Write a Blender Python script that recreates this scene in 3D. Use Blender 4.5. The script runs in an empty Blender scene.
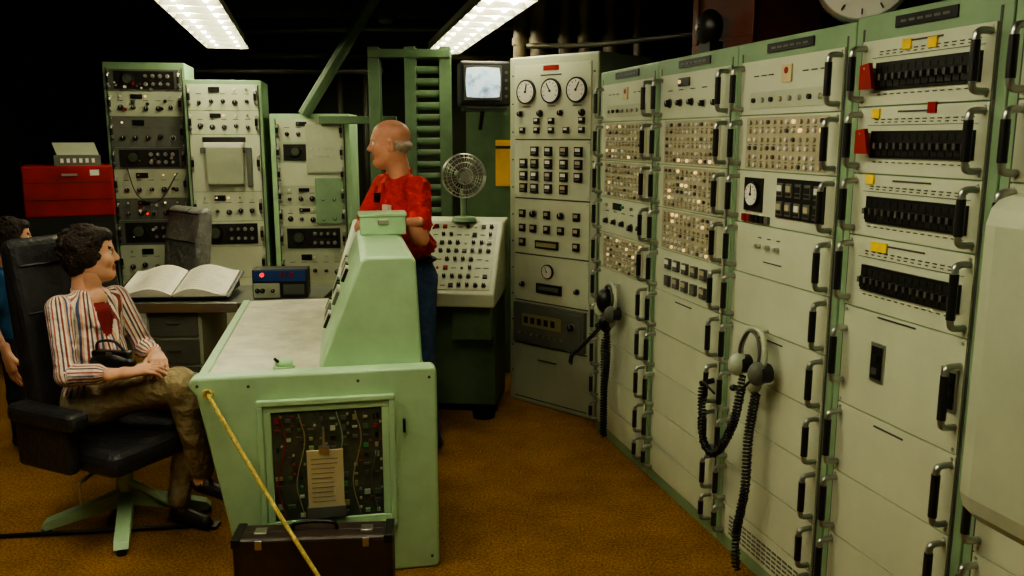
import bpy, math, random
import numpy as np
from mathutils import Matrix, Vector
random.seed(7)
S=bpy.context.scene
# ------------------------------------------------------------ materials
def lin(c):
    c=c/255.0
    return c/12.92 if c<=0.04045 else ((c+0.055)/1.055)**2.4
def mat(name,rgb,rough=.5,metal=0,var=.12,scale=6,bump=0,bscale=200,emis=0,spec=.5,erg=None,bdist=.01):
    m=bpy.data.materials.new(name); m.use_nodes=True
    nt=m.node_tree; p=nt.nodes['Principled BSDF']
    col=tuple(lin(c) for c in rgb)+(1,)
    p.inputs['Base Color'].default_value=col
    p.inputs['Roughness'].default_value=rough; p.inputs['Metallic'].default_value=metal
    p.inputs['Specular IOR Level'].default_value=spec
    tc=nt.nodes.new('ShaderNodeTexCoord')
    if var>0:
        n=nt.nodes.new('ShaderNodeTexNoise'); n.inputs['Scale'].default_value=scale
        n.inputs['Detail'].default_value=6; n.inputs['Roughness'].default_value=.65
        nt.links.new(tc.outputs['Object'],n.inputs['Vector'])
        r=nt.nodes.new('ShaderNodeValToRGB')
        r.color_ramp.elements[0].position=.3; r.color_ramp.elements[1].position=.7
        r.color_ramp.elements[0].color=tuple(c*(1-var*1.6) for c in col[:3])+(1,)
        r.color_ramp.elements[1].color=tuple(min(1,c*(1+var*.6)) for c in col[:3])+(1,)
        nt.links.new(n.outputs['Fac'],r.inputs['Fac']); nt.links.new(r.outputs['Color'],p.inputs['Base Color'])
    if bump>0:
        n2=nt.nodes.new('ShaderNodeTexNoise'); n2.inputs['Scale'].default_value=bscale; n2.inputs['Detail'].default_value=3
        nt.links.new(tc.outputs['Object'],n2.inputs['Vector'])
        b=nt.nodes.new('ShaderNodeBump'); b.inputs['Strength'].default_value=bump; b.inputs['Distance'].default_value=bdist
        nt.links.new(n2.outputs['Fac'],b.inputs['Height']); nt.links.new(b.outputs['Normal'],p.inputs['Normal'])
    if emis>0:
        e=erg or rgb
        p.inputs['Emission Color'].default_value=tuple(lin(c) for c in e)+(1,)
        p.inputs['Emission Strength'].default_value=emis
    return m
GREEN=mat('mint_enamel',(176,212,168),.38,var=.10,scale=5)
GREEND=mat('rack_green',(132,162,126),.45,var=.12,scale=4)
GREENB=mat('structure_green',(86,112,80),.55,var=.25,scale=3)
PANEL=mat('panel_offwhite',(198,205,180),.42,var=.06,scale=4)
PANEL2=mat('panel_grey',(178,186,162),.42,var=.08,scale=5)
GREYP=mat('panel_dark_grey',(100,103,94),.45)
DESKW=mat('worn_desktop',(212,208,188),.35,var=.22,scale=9)
BLACK=mat('black_plastic',(20,20,20),.35,var=0)
DARK=mat('dark_metal',(44,43,40),.4,metal=.3)
CHROME=mat('brushed_chrome',(190,188,182),.3,metal=.9,var=0)
HND=mat('handle_chrome',(172,172,166),.3,metal=.85,var=0)
HNB=mat('handle_grip',(52,52,50),.3,metal=.5,var=0)
KNOB=mat('knob_grey',(78,77,73),.4,var=0)
WHITE=mat('white_label',(226,224,212),.5,var=0)
INK=mat('engraved_ink',(70,70,64),.6,var=0)
YEL=mat('yellow_sticker',(240,205,40),.5,var=0)
RED=mat('red_tag',(150,22,20),.5,var=.1)
REDP=mat('red_paint',(150,24,22),.35,var=.2)
BRICK=mat('brown_red_box',(96,46,30),.6,var=.2)
AMB=mat('amber_lamp',(255,218,150),.4,var=0,emis=.75)
REDL=mat('red_lamp',(255,60,40),.4,var=0,emis=1.2)
GRNL=mat('green_tag',(70,150,90),.4,var=0)
BTN=mat('button_tan',(176,166,138),.4,var=0)
BUTTONP=mat('panel_button_field',(172,166,140),.5,var=.12,scale=6)
PAPER=mat('paper',(236,232,215),.7,var=.03,scale=12)
TAN=mat('tan_card',(206,190,146),.7,var=.06)
LEATH=mat('black_leather',(50,50,52),.34,var=.2,scale=12,bump=.3,bscale=40,bdist=.02)
VINYL=mat('grey_vinyl',(132,134,128),.35,var=.25,scale=10,bump=.6,bscale=20,bdist=.03)
BRIEF=mat('briefcase_brown',(62,48,42),.38,var=.25,scale=14,bump=.15,bscale=90)
ROPE=mat('rope_yellow',(226,204,112),.7,var=.35,scale=60,bump=.5,bscale=150)
BLUE=mat('blue_panel',(34,70,140),.4)
YSTRIPE=mat('yellow_sign',(230,175,35),.5)
PIPE=mat('tan_pipe',(92,80,56),.5,var=.3)
PIPED=mat('dark_pipe',(60,58,44),.5,var=.3)
SCREEN=mat('crt_screen',(160,190,205),.3,var=.5,scale=14,emis=.0)
GLASSD=mat('circuit_backing',(78,86,70),.35,var=.3,scale=20)
OLIVE=mat('olive_display',(150,144,100),.4)
WALLM=mat('dark_wall_paint',(44,46,36),.8,var=.35,scale=1.2,spec=.2)
CEILM=mat('dark_ceiling_paint',(30,29,22),.9,var=.35,scale=2,spec=.1)
TUBEM=mat('fluorescent_tube',(255,248,218),.4,var=0,emis=35,erg=(255,247,212))
FIXT=mat('fixture_white',(200,202,190),.4,var=.05)
LOUV=mat('louver_grey',(130,132,120),.4,var=0)
SKINM=mat('skin_ruddy',(216,150,122),.5,var=.12,scale=18,bump=.15,bscale=60)
SKINW=mat('skin_light',(214,160,132),.5,var=.08,scale=18)
LIP=mat('lip',(170,92,82),.45,var=0)
EYEW=mat('eye_white',(225,222,215),.3,var=0)
IRIS=mat('eye_iris',(40,30,24),.2,var=0)
HAIRD=mat('hair_dark_brown',(44,31,25),.55,var=.4,scale=60,bump=.9,bscale=90,spec=.3)
HAIRG=mat('hair_grey',(176,160,144),.6,var=.25,scale=70,bump=.5,bscale=160)
SHIRTR=mat('red_polo',(208,34,24),.8,var=.18,scale=10,bump=1.0,bscale=8,bdist=.09)
JEANS=mat('blue_jeans',(58,82,122),.85,var=.3,scale=14,bump=.8,bscale=12,bdist=.05)
KHAKI=mat('khaki_trousers',(160,144,110),.85,var=.14,scale=10,bump=.9,bscale=9,bdist=.07)
REDTOP=mat('dark_red_top',(132,26,32),.8,var=.1)
BLUES=mat('blue_shirt',(30,84,130),.8,var=.15)
DNAVY=mat('navy_trousers',(28,32,48),.85)
SHOE=mat('dark_shoe',(40,35,32),.4)
BELT=mat('belt_black',(20,18,17),.4,var=0)
nt=SCREEN.node_tree; pr=nt.nodes['Principled BSDF']
cr=[n for n in nt.nodes if n.type=='VALTORGB'][0]
cr.color_ramp.elements[0].color=(.08,.13,.16,1); cr.color_ramp.elements[1].color=(.58,.72,.78,1)
nt.links.new(cr.outputs['Color'],pr.inputs['Emission Color']); pr.inputs['Emission Strength'].default_value=1.2
CARPET=mat('carpet_gold_brown',(178,130,56),.95,var=.2,scale=3.2,bump=1.0,bscale=160,spec=.1)
nt=CARPET.node_tree
fn=nt.nodes.new('ShaderNodeTexNoise'); fn.inputs['Scale'].default_value=95; fn.inputs['Detail'].default_value=2
tcn=[n for n in nt.nodes if n.type=='TEX_COORD'][0]; nt.links.new(tcn.outputs['Object'],fn.inputs['Vector'])
rp=nt.nodes.new('ShaderNodeValToRGB'); rp.color_ramp.elements[0].position=.35; rp.color_ramp.elements[1].position=.65
rp.color_ramp.elements[0].color=(.48,.46,.42,1); rp.color_ramp.elements[1].color=(1,1,1,1)
nt.links.new(fn.outputs['Fac'],rp.inputs['Fac'])
mx=nt.nodes.new('ShaderNodeMix'); mx.data_type='RGBA'; mx.blend_type='MULTIPLY'; mx.inputs[0].default_value=1
cr=[n for n in nt.nodes if n.type=='VALTORGB' and n!=rp][0]
nt.links.new(cr.outputs['Color'],mx.inputs[6]); nt.links.new(rp.outputs['Color'],mx.inputs[7])
nt.links.new(mx.outputs[2],nt.nodes['Principled BSDF'].inputs['Base Color'])
# striped blouse: stripes follow a girth coordinate stored on the mesh
STRIPE=mat('striped_blouse',(200,190,180),.8,var=0,bump=.9,bscale=9,bdist=.07)
nt=STRIPE.node_tree
at=nt.nodes.new('ShaderNodeAttribute'); at.attribute_name='stripe_u'
mu=nt.nodes.new('ShaderNodeMath'); mu.operation='MULTIPLY'; mu.inputs[1].default_value=1/.085
fr=nt.nodes.new('ShaderNodeMath'); fr.operation='FRACT'
nt.links.new(at.outputs['Fac'],mu.inputs[0]); nt.links.new(mu.outputs[0],fr.inputs[0])
rp=nt.nodes.new('ShaderNodeValToRGB'); rp.color_ramp.interpolation='CONSTANT'
stops=[(0,(228,214,200)),(.15,(176,84,74)),(.25,(222,206,196)),(.36,(80,90,130)),(.47,(224,166,130)),(.57,(228,216,204)),(.68,(140,60,54)),(.79,(224,212,202)),(.9,(92,74,78))]
e=rp.color_ramp.elements
e[0].position=0; e[0].color=tuple(lin(c) for c in stops[0][1])+(1,)
e[1].position=stops[-1][0]; e[1].color=tuple(lin(c) for c in stops[-1][1])+(1,)
for p_,c_ in stops[1:-1]:
    q=e.new(p_); q.color=tuple(lin(c) for c in c_)+(1,)
nt.links.new(fr.outputs[0],rp.inputs['Fac']); nt.links.new(rp.outputs['Color'],nt.nodes['Principled BSDF'].inputs['Base Color'])

# ------------------------------------------------------------ mesh builder
class B:
    def __init__(s): s.v=[];s.f=[];s.m=[];s.s=[];s.mats=[];s.M=Matrix.Identity(4)
    def mi(s,m):
        if m not in s.mats: s.mats.append(m)
        return s.mats.index(m)
    def add(s,vs,fs,m,sm=False):
        o=len(s.v); k=s.mi(m)
        for v in vs: s.v.append(tuple(s.M@Vector(v)))
        for f in fs: s.f.append(tuple(i+o for i in f)); s.m.append(k); s.s.append(sm)
    def box(s,x0,x1,y0,y1,z0,z1,m):
        s.add([(x0,y0,z0),(x1,y0,z0),(x1,y1,z0),(x0,y1,z0),(x0,y0,z1),(x1,y0,z1),(x1,y1,z1),(x0,y1,z1)],
              [(0,3,2,1),(4,5,6,7),(0,1,5,4),(1,2,6,5),(2,3,7,6),(3,0,4,7)],m)
    def cyl(s,p0,p1,r,m,r1=None,seg=12):
        p0=Vector(p0);p1=Vector(p1); r1=r if r1 is None else r1
        a=(p1-p0).normalized(); u=a.orthogonal().normalized(); w=a.cross(u)
        vs=[];fs=[]
        for i in range(seg):
            t=2*math.pi*i/seg; d=u*math.cos(t)+w*math.sin(t)
            vs.append(p0+d*r)
        for i in range(seg):
            t=2*math.pi*i/seg; d=u*math.cos(t)+w*math.sin(t)
            vs.append(p1+d*r1)
        fs=[(i,(i+1)%seg,seg+(i+1)%seg,seg+i) for i in range(seg)]
        s.add(vs,fs,m,True)
        s.add(vs,[tuple(reversed(range(seg))),tuple(range(seg,2*seg))],m)
    def tube(s,pts,r,m,seg=8):
        pts=[Vector(p) for p in pts]; n=len(pts); vs=[];fs=[]
        t=(pts[1]-pts[0]).normalized(); u=t.orthogonal().normalized()
        for i,p in enumerate(pts):
            t=(pts[min(i+1,n-1)]-pts[max(i-1,0)]).normalized()
            u=(u-t*u.dot(t)).normalized(); w=t.cross(u)
            for k in range(seg):
                a=2*math.pi*k/seg; vs.append(p+(u*math.cos(a)+w*math.sin(a))*r)
        for i in range(n-1):
            for k in range(seg):
                fs.append((i*seg+k,i*seg+(k+1)%seg,(i+1)*seg+(k+1)%seg,(i+1)*seg+k))
        fs.append(tuple(reversed(range(seg)))); fs.append(tuple(range((n-1)*seg,n*seg)))
        s.add(vs,fs,m,True)
    def sph(s,c,r,m,seg=14,rings=8,R=None):
        if not hasattr(r,'__len__'): r=(r,r,r)
        vs=[];fs=[]; c=Vector(c)
        for i in range(rings+1):
            ph=math.pi*i/rings
            for k in range(seg):
                a=2*math.pi*k/seg
                q=Vector((r[0]*math.sin(ph)*math.cos(a),r[1]*math.sin(ph)*math.sin(a),r[2]*math.cos(ph)))
                if R: q=R@q
                vs.append(c+q)
        for i in range(rings):
            for k in range(seg):
                fs.append((i*seg+k,(i+1)*seg+k,(i+1)*seg+(k+1)%seg,i*seg+(k+1)%seg))
        s.add(vs,fs,m,True)
    def prism(s,poly,lo,hi,axis,m):
        n=len(poly)
        def P(a,b,c):
            return {'y':(a,c,b),'x':(c,a,b),'z':(a,b,c)}[axis]
        vs=[P(a,b,lo) for a,b in poly]+[P(a,b,hi) for a,b in poly]
        fs=[(i,(i+1)%n,n+(i+1)%n,n+i) for i in range(n)]+[tuple(reversed(range(n))),tuple(range(n,2*n))]
        s.add(vs,fs,m)
    def out(s,name,parent=None,loc=(0,0,0),rz=0,bevel=0,fixn=True):
        me=bpy.data.meshes.new(name); me.from_pydata(s.v,[],s.f)
        for m in s.mats: me.materials.append(m)
        me.polygons.foreach_set('material_index',s.m); me.polygons.foreach_set('use_smooth',s.s)
        me.update()
        if fixn:
            import bmesh
            bm=bmesh.new(); bm.from_mesh(me); bmesh.ops.recalc_face_normals(bm,faces=bm.faces); bm.to_mesh(me); bm.free()
        o=bpy.data.objects.new(name,me); S.collection.objects.link(o)
        o.location=loc; o.rotation_euler=(0,0,rz)
        if parent: o.parent=parent
        if bevel>0:
            b=o.modifiers.new('bevel','BEVEL'); b.width=bevel; b.segments=3; b.limit_method='ANGLE'; b.angle_limit=math.radians(35)
            b.harden_normals=False
        return o
def root(name,loc=(0,0,0),rz=0):
    e=bpy.data.objects.new(name,None); S.collection.objects.link(e); e.location=loc; e.rotation_euler=(0,0,rz); e.empty_display_size=.2
    return e
def spline(pts,n=12):
    pts=[Vector(p) for p in pts]; out=[]
    P=[pts[0]*2-pts[1]]+pts+[pts[-1]*2-pts[-2]]
    for i in range(1,len(P)-2):
        for k in range(n):
            t=k/n; a,b,c,d=P[i-1:i+3]
            out.append(.5*((2*b)+(c-a)*t+(2*a-5*b+4*c-d)*t*t+(3*b-a-3*c+d)*t**3))
    out.append(pts[-1]); return out
def coil(b,pts,cr,wr,pitch,m):
    path=spline(pts,40); res=[]; u=Vector((1,0,0)); ang=0
    for i in range(len(path)-1):
        t=(path[i+1]-path[i]); L=t.length; t.normalize()
        u=(u-t*u.dot(t)).normalized(); w=t.cross(u)
        steps=max(1,int(L/pitch*7))
        for k in range(steps):
            p=path[i].lerp(path[i+1],k/steps)
            res.append(p+(u*math.cos(ang)+w*math.sin(ang))*cr)
            ang+=2*math.pi*(L/steps)/pitch
    b.tube(res,wr,m,5)

# ------------------------------------------------------------ panel widgets (local: x right, front at y=0 facing -y)
def handle(b,x,z0,z1,out=.052,r=.0095):
    # U-shaped pull handle: rounded corners, chrome feet and ends, dark grip
    k=.018
    b.tube(spline([(x,0,z0),(x,-out+k,z0),(x,-out+.004,z0+.005),(x,-out,z0+k),(x,-out,z0+k+.012)],4),r,HND,8)
    b.tube(spline([(x,0,z1),(x,-out+k,z1),(x,-out+.004,z1-.005),(x,-out,z1-k),(x,-out,z1-k-.012)],4),r,HND,8)
    b.cyl((x,-out,z0+k+.006),(x,-out,z1-k-.006),r*1.25,HNB,seg=8)
def label(b,x,z,w,h=.004,m=None,y=-.0085): b.box(x,x+w,y,-.004,z,z+h,m or INK)
def knob(b,x,z,r,m=None,y=-.008):
    b.cyl((x,y,z),(x,y-.004,z),r*1.25,CHROME if random.random()<.4 else KNOB,seg=12)
    b.cyl((x,y,z),(x,y-.022,z),r,m or BLACK,r1=r*.85,seg=12)
    b.box(x-r*.1,x+r*.1,y-.0235,y-.02,z,z+r*.85,WHITE)
def gauge(b,x,z,r):
    b.cyl((x,-.008,z),(x,-.022,z),r,BLACK,seg=24)
    b.cyl((x,-.02,z),(x,-.0235,z),r*.86,WHITE,seg=24)
    for i in range(9):
        a=math.radians(-30+240*i/8); c,s_=math.cos(a),math.sin(a)
        b.cyl((x+c*r*.62,-.0245,z+s_*r*.62),(x+c*r*.76,-.0245,z+s_*r*.76),r*.025,BLACK,seg=4)
    a=math.radians(random.uniform(40,140))
    b.cyl((x,-.026,z),(x+math.cos(a)*r*.65,-.026,z+math.sin(a)*r*.65),r*.04,BLACK,seg=4)
    b.cyl((x,-.0235,z),(x,-.028,z),r*.1,BLACK,seg=8)
def screws(b,x0,x1,z0,z1):
    for x in (x0+.012,x1-.012):
        for z in (z0+.014,z1-.014): b.cyl((x,-.007,z),(x,-.0105,z),.005,CHROME,seg=6)
def content(b,kind,x0,x1,z0,z1):
    w=x1-x0;h=z1-z0
    if kind=='breakers':
        a0=x0+.075;a1=x1-.035;c=z0+h*.45
        b.box(a0,a1,-.014,-.004,c-.040,c+.038,BLACK)
        n=14
        for i in range(n):
            x=a0+(a1-a0)*(i+.5)/n
            b.box(x-.012,x+.012,-.020,-.013,c-.032,c+.004,DARK)
            b.box(x-.005,x+.005,-.034,-.018,c-.014,c+.003,KNOB)
            b.box(x-.011,x+.011,-.0155,-.013,c+.012,c+.027,DARK)
            label(b,x-.009,z1-h*.20,.014,.003); label(b,x-.009,z1-h*.24,.011,.0025); label(b,x-.008,c-.055,.013,.003)
        label(b,x0+w*.35,z1-h*.10,w*.3,.005)
        label(b,x0+.05,z1-h*.28,w*.84,.0015)
    elif kind=='dots':
        b.box(x0+w*.09,x1-w*.09,-.0075,-.004,z0+h*.04,z1-h*.04,BUTTONP)
        nx=12;nz=6
        for j in range(nz):
            z=z0+h*(.11+.76*j/(nz-1))
            for i in range(nx):
                x=x0+w*(.14+.72*i/(nx-1))
                lit=random.random()
                m=AMB if lit<.07 else (WHITE if lit<.36 else (BTN if lit<.88 else KNOB))
                b.cyl((x,-.007,z),(x,-.016,z),.0075,m,seg=8)
                if j%2==0: label(b,x-.008,z+.011,.016,.003,y=-.009)
    elif kind=='modules':
        n=5
        for j in range(2):
            for i in range(n):
                x=x0+w*(.16+.68*(i+.5)/n); z=z0+h*(.3+.4*j)
                b.box(x-.024,x+.024,-.020,-.004,z-.024,z+.024,KNOB)
                b.box(x-.018,x+.018,-.023,-.018,z-.002,z+.018,random.choice([GREYP,WHITE,BTN,BTN]))
                b.box(x-.016,x+.016,-.023,-.018,z-.018,z-.008,GREYP)
    elif kind=='meter':
        gauge_r=h*.24
        b.box(x0+.07,x0+.07+h*.62,-.014,-.004,z0+h*.25,z0+h*.87,BLACK)
        gauge(b,x0+.07+h*.31,z0+h*.56,gauge_r)
        a0=x0+.07+h*.85
        b.box(a0+.05,x1-.05,-.013,-.004,z0+h*.2,z0+h*.9,BLACK)
        n=5
        for i in range(n):
            x=a0+.055+(x1-.055-a0-.05)*(i+.5)/n
            for j in range(2):
                z=z0+h*(.37+.33*j)
                b.box(x-.018,x+.018,-.022,-.012,z-.024,z+.024,GREYP)
                b.box(x-.013,x+.013,-.025,-.02,z-.004,z+.016,random.choice([WHITE,BTN,BLACK]))
                b.box(x-.013,x+.013,-.025,-.02,z-.018,z-.008,DARK)
        for i in range(6):
            x=x0+.075+.032*i; b.box(x-.012,x+.012,-.018,-.004,z0+.008,z0+.035,random.choice([RED,BLACK,GREYP,BLACK]))
    elif kind=='knobs':
        for i in range(5):
            x=x0+w*(.16+.68*i/4)
            knob(b,x,z0+h*random.choice([.3,.35]),random.choice([.014,.018]))
            label(b,x-.02,z0+h*.62,.04,.004)
            if random.random()<.6: b.cyl((x,-.006,z0+h*.8),(x,-.02,z0+h*.8),.008,random.choice([AMB,WHITE,GRNL,CHROME,CHROME]),seg=8)
        b.box(x0+w*.3,x0+w*.46,-.014,-.004,z0+h*.7,z0+h*.88,BLACK)
    elif kind=='top':
        cx=x0+w*.5
        b.box(x0+w*.12,x1-w*.12,-.010,-.004,z0+h*.12,z0+h*.42,PANEL2)
        for i in range(8):
            x=x0+w*(.17+.66*i/7); b.cyl((x,-.008,z0+h*.27),(x,-.02,z0+h*.27),.009,random.choice([CHROME,BLACK,BTN,BLACK,CHROME]),seg=8)
        b.box(cx-.03,cx+.03,-.012,-.004,z0+h*.55,z0+h*.85,TAN)
        b.cyl((cx,-.01,z0+h*.75),(cx,-.014,z0+h*.75),.012,REDP,seg=10)
        for i in range(3): label(b,x0+w*.15+i*w*.08,z0+h*.7,.03,.004); label(b,x0+w*.65+i*w*.08,z0+h*.7,.03,.004)
    elif kind=='conn':
        for i in range(3):
            x=x0+w*(.3+.1*i); b.cyl((x,-.004,z0+h*.6),(x,-.025,z0+h*.6),.009,CHROME,seg=10); label(b,x-.01,z0+h*.75,.02,.004)
        label(b,x0+w*.35,z0+h*.3,.12,.004)
    elif kind=='vent':
        for i in range(int(h/.018)-2):
            z=z0+.02+i*.018
            for k in range(14):
                x=x0+w*(.1+.8*k/14); b.box(x,x+w*.045,-.0075,-.004,z,z+.008,GREYP)
    elif kind=='scope':
        b.box(x0+.05,x1-.05,-.012,-.004,z0+h*.1,z1-h*.1,DARK)
        b.cyl((x0+w*.28,-.01,z0+h*.55),(x0+w*.28,-.03,z0+h*.55),h*.26,BLACK,seg=20)
        b.cyl((x0+w*.28,-.03,z0+h*.55),(x0+w*.28,-.032,z0+h*.55),h*.2,GLASSD,seg=20)
        for i in range(4):
            for j in range(2): knob(b,x0+w*(.52+.1*i),z0+h*(.32+.36*j),.013,CHROME,y=-.012)
    elif kind=='blankt': label(b,x0+w*.35,z1-.03,w*.25,.005)

def rack(name,loc,rz,w,H,rows,depth=.6,frame=GREEND,pm=PANEL,handles=True,plate=True,hs=.155,strip=.042):
    r=root(name,loc,rz)
    b=B(); b.box(0,w,.0,depth,0.0,H,frame)
    b.out('cabinet_body',r,bevel=.006)
    b=B()
    b.box(strip-.01,strip-.002,-.0012,.004,.05,H-.04,INK); b.box(w-strip+.002,w-strip+.01,-.0012,.004,.05,H-.04,INK)
    x0=strip;x1=w-strip
    for (za,zb,kind,pmo) in rows:
        b.box(x0,x1,-.006,.002,za+.0025,zb-.0025,pmo or pm)
        screws(b,x0,x1,za,zb)
        if kind: content(b,kind,x0,x1,za,zb)
        if handles:
            zc=(za+zb)/2; hh=min(hs,(zb-za)*.76)/2
            handle(b,x0+.014,zc-hh,zc+hh); handle(b,x1-.014,zc-hh,zc+hh)
    if plate:
        b.box(w*.3,w*.7,-.006,.002,H-.05,H-.018,BLACK)
        for i in range(6): b.box(w*.34+i*w*.055,w*.34+i*w*.055+w*.04,-.0075,-.004,H-.038,H-.031,GREYP)
    b.out('front_panels',r)
    return r
def rows(zs,kinds,pms=None):
    return [(zs[i+1],zs[i],kinds[i] if i<len(kinds) else None,(pms[i] if pms and i<len(pms) else None)) for i in range(len(zs)-1)]

# ------------------------------------------------------------ right hand rack wall
ANG=math.radians(15.05); nn=Vector((math.cos(ANG),math.sin(ANG),0)); dd=Vector((-math.sin(ANG),math.cos(ANG),0))
RZ=-(math.pi/2-ANG)
def W(t,out=0,z=0): return nn*(1.73-out)+dd*t+Vector((0,0,z))
G=[1.98,1.78,1.575,1.375,1.18,.98,.78,.58,.38,.2,.06]
ts=[4.536,3.78,3.053,2.344,1.749,1.10]
K=[['top','dots','dots','knobs','dots',None,None,None,None,None],
   ['knobs','dots','dots','dots','modules','blankt',None,None,None,None],
   ['top','dots','meter','conn',None,'blankt',None,None,None,'vent'],]
for i in range(3):
    w=ts[i]-ts[i+1]-.004
    rack('equipment_rack',W(ts[i]),RZ,w,2.05,rows(G,K[i]))
G5=[1.985,1.79,1.59,1.40,1.175,.853,.62,.40,.2,.06]
r5=rack('equipment_rack',W(ts[3]),RZ,ts[3]-ts[4]-.004,2.06,rows(G5,['breakers','breakers','breakers','breakers',None,'blankt',None,None,None]),hs=.17)
b=B()
label(b,.2,1.16,.16,.005)
for x in (.216,.505):
    b.box(x-.03,x+.03,-.012,-.004,.965,1.085,CHROME); b.box(x-.022,x+.022,-.016,-.004,.975,1.075,BLACK)
    b.box(x-.012,x+.012,-.022,-.014,.99,1.01,KNOB); b.box(x-.012,x+.012,-.022,-.014,1.03,1.05,DARK)
for (x,z) in ((.22,1.945),(.32,1.94),(.11,1.755),(.105,1.56),(.15,1.36),(.185,1.36)): b.box(x,x+.034,-.012,-.004,z,z+.028,YEL)
b.box(.34,.37,-.012,-.004,1.765,1.795,REDP)
for z in (1.86,1.67):
    b.prism([(.085,z-.02),(.145,z-.02),(.125,z+.055),(.085,z+.05)],-.045,-.032,'y',RED)
    b.cyl((.105,0,z+.04),(.105,-.045,z+.04),.004,CHROME,seg=6)
b.out('tags_and_switches',r5)
r6=rack('equipment_rack',W(ts[4]),RZ,ts[4]-ts[5],2.06,rows(G5,['knobs','modules',None,None,None,None,None,None,None]))
b=B(); b.box(0,.4,-.31,-.001,.86,1.59,PANEL2); b.out('junction_box',None,W(1.49,.012),RZ,bevel=.07)

# ------------------------------------------------------------ tall angled control cabinet
r=root('control_cabinet',(-.015,5.42,0),math.radians(-42.5))
b=B(); CW=.69; CH=2.18
b.box(0,CW,0,.55,0,CH,PANEL2); b.out('cabinet_body',r,bevel=.012)
b=B()
secs=[(1.69,2.13),(1.33,1.68),(.98,1.32),(.68,.97),(.40,.67),(.04,.39)]
for i,(za,zb) in enumerate(secs):
    if i<4:
        b.box(.05,CW-.05,-.006,.002,za,zb,PANEL); screws(b,.05,CW-.05,za,zb)
    b.box(.05,CW-.05,-.0015,.002,za-.009,za-.002,INK)
for x in (.03,CW-.03):
    for k in range(12): b.cyl((x,0,.2+k*.17),(x,-.005,.2+k*.17),.005,INK,seg=6)
for x in (.15,.345,.54): gauge(b,x,1.97,.074); label(b,x-.03,1.88,.06,.005)
b.box(.28,.40,-.008,-.004,2.09,2.12,REDP); label(b,.26,2.06,.16,.008)
for i in range(4): knob(b,.1+.16*i,1.84,.018)
for j in range(2):
    for i in range(5):
        x=.12+.115*i; z=1.74+.055*j
        if j==0 or i in(1,2,4): b.box(x-.018,x+.018,-.024,-.004,z-.018,z+.018,BLACK); b.box(x-.012,x+.012,-.026,-.02,z,z+.014,WHITE)
for j in range(4):
    for i,x in enumerate((.13,.22,.33,.45,.56)):
        z=1.39+.075*j
        if (i,j) in ((4,0),(0,3)): continue
        b.box(x-.026,x+.026,-.024,-.004,z-.028,z+.028,BLACK); b.box(x-.018,x+.018,-.027,-.02,z-.0,z+.02,WHITE if (i+j)%3 else BTN)
        b.box(x-.018,x+.018,-.027,-.02,z-.018,z-.006,GREYP)
for j in range(3):
    for i,x in enumerate((.12,.21,.32,.43,.55)):
        z=1.05+.09*j
        if j==2 and i in (1,3): knob(b,x,z,.022)
        elif j==0 and i==2: b.box(x-.09,x+.09,-.02,-.004,z-.03,z+.02,BLACK); b.box(x-.08,x+.08,-.022,-.018,z-.018,z+.008,OLIVE)
        elif j==0 and i in (1,3): pass
        else: b.box(x-.022,x+.022,-.022,-.004,z-.024,z+.024,BLACK); b.box(x-.014,x+.014,-.025,-.02,z-.004,z+.016,BTN)
gauge(b,.33,.88,.045)
b.box(.24,.44,-.018,-.004,.74,.80,BLACK); b.box(.26,.42,-.021,-.016,.76,.785,GREYP)
for x in (.12,.56): knob(b,x,.78,.015)
b.box(.06,CW-.06,-.03,.002,.41,.66,GREYP); b.box(.08,CW-.08,-.034,-.028,.43,.64,GREYP)
b.box(.14,.46,-.038,-.03,.52,.60,OLIVE)
for i in range(5): b.box(.16+i*.055,.19+i*.055,-.042,-.036,.54,.58,DARK)
for i in range(8): b.cyl((.12+i*.05,-.034,.47),(.12+i*.05,-.044,.47),.008,CHROME,seg=8)
knob(b,.54,.56,.022,y=-.034)
label(b,.25,.3,.15,.006)
b.out('front_panels',r)

# ------------------------------------------------------------ sloped console between cabinet and green structure
r=root('sloped_control_console',(-.02,5.36,0),math.radians(-6))
b=B()
b.prism([(-.52,.72),(-.52,.80),(-.04,1.18),(.25,1.18),(.25,.72)],-1.0,-.03,'x',PANEL); b.out('sloped_top',r,bevel=.012)
b=B(); b.box(-.98,-.05,-.30,.22,.06,.72,GREENB); b.box(-.98,-.05,-.24,.22,0,.06,DARK); b.box(-.30,-.06,-.42,-.3,.5,.72,GREENB)
b.cyl((-.12,-.34,.0),(-.12,-.34,.03),.07,BLACK,seg=16)
b.out('pedestal',r,bevel=.008)
b=B()
sl=math.atan2(.38,.48)
b.M=Matrix.Translation((-1.0,-.52,.80))@Matrix.Rotation(sl-math.pi/2,4,'X')
L=.6122
b.box(.03,.94,-.004,.002,.03,L-.03,PANEL2)
for i in range(18):
    for j in range(8):
        x=.07+i*.049; z=.06+j*.07
        q=random.random()
        if q<.42: knob(b,x,z,.012,y=-.004)
        elif q<.62: b.box(x-.013,x+.013,-.016,-.002,z-.012,z+.012,random.choice([BLACK,KNOB,BLACK,REDP,DARK]))
        elif q<.75: b.cyl((x,-.002,z),(x,-.012,z),.008,random.choice([CHROME,AMB,RED,BLACK]),seg=8)
        else: label(b,x-.015,z,.03,.005,y=-.006)
b.out('controls',r)

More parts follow.
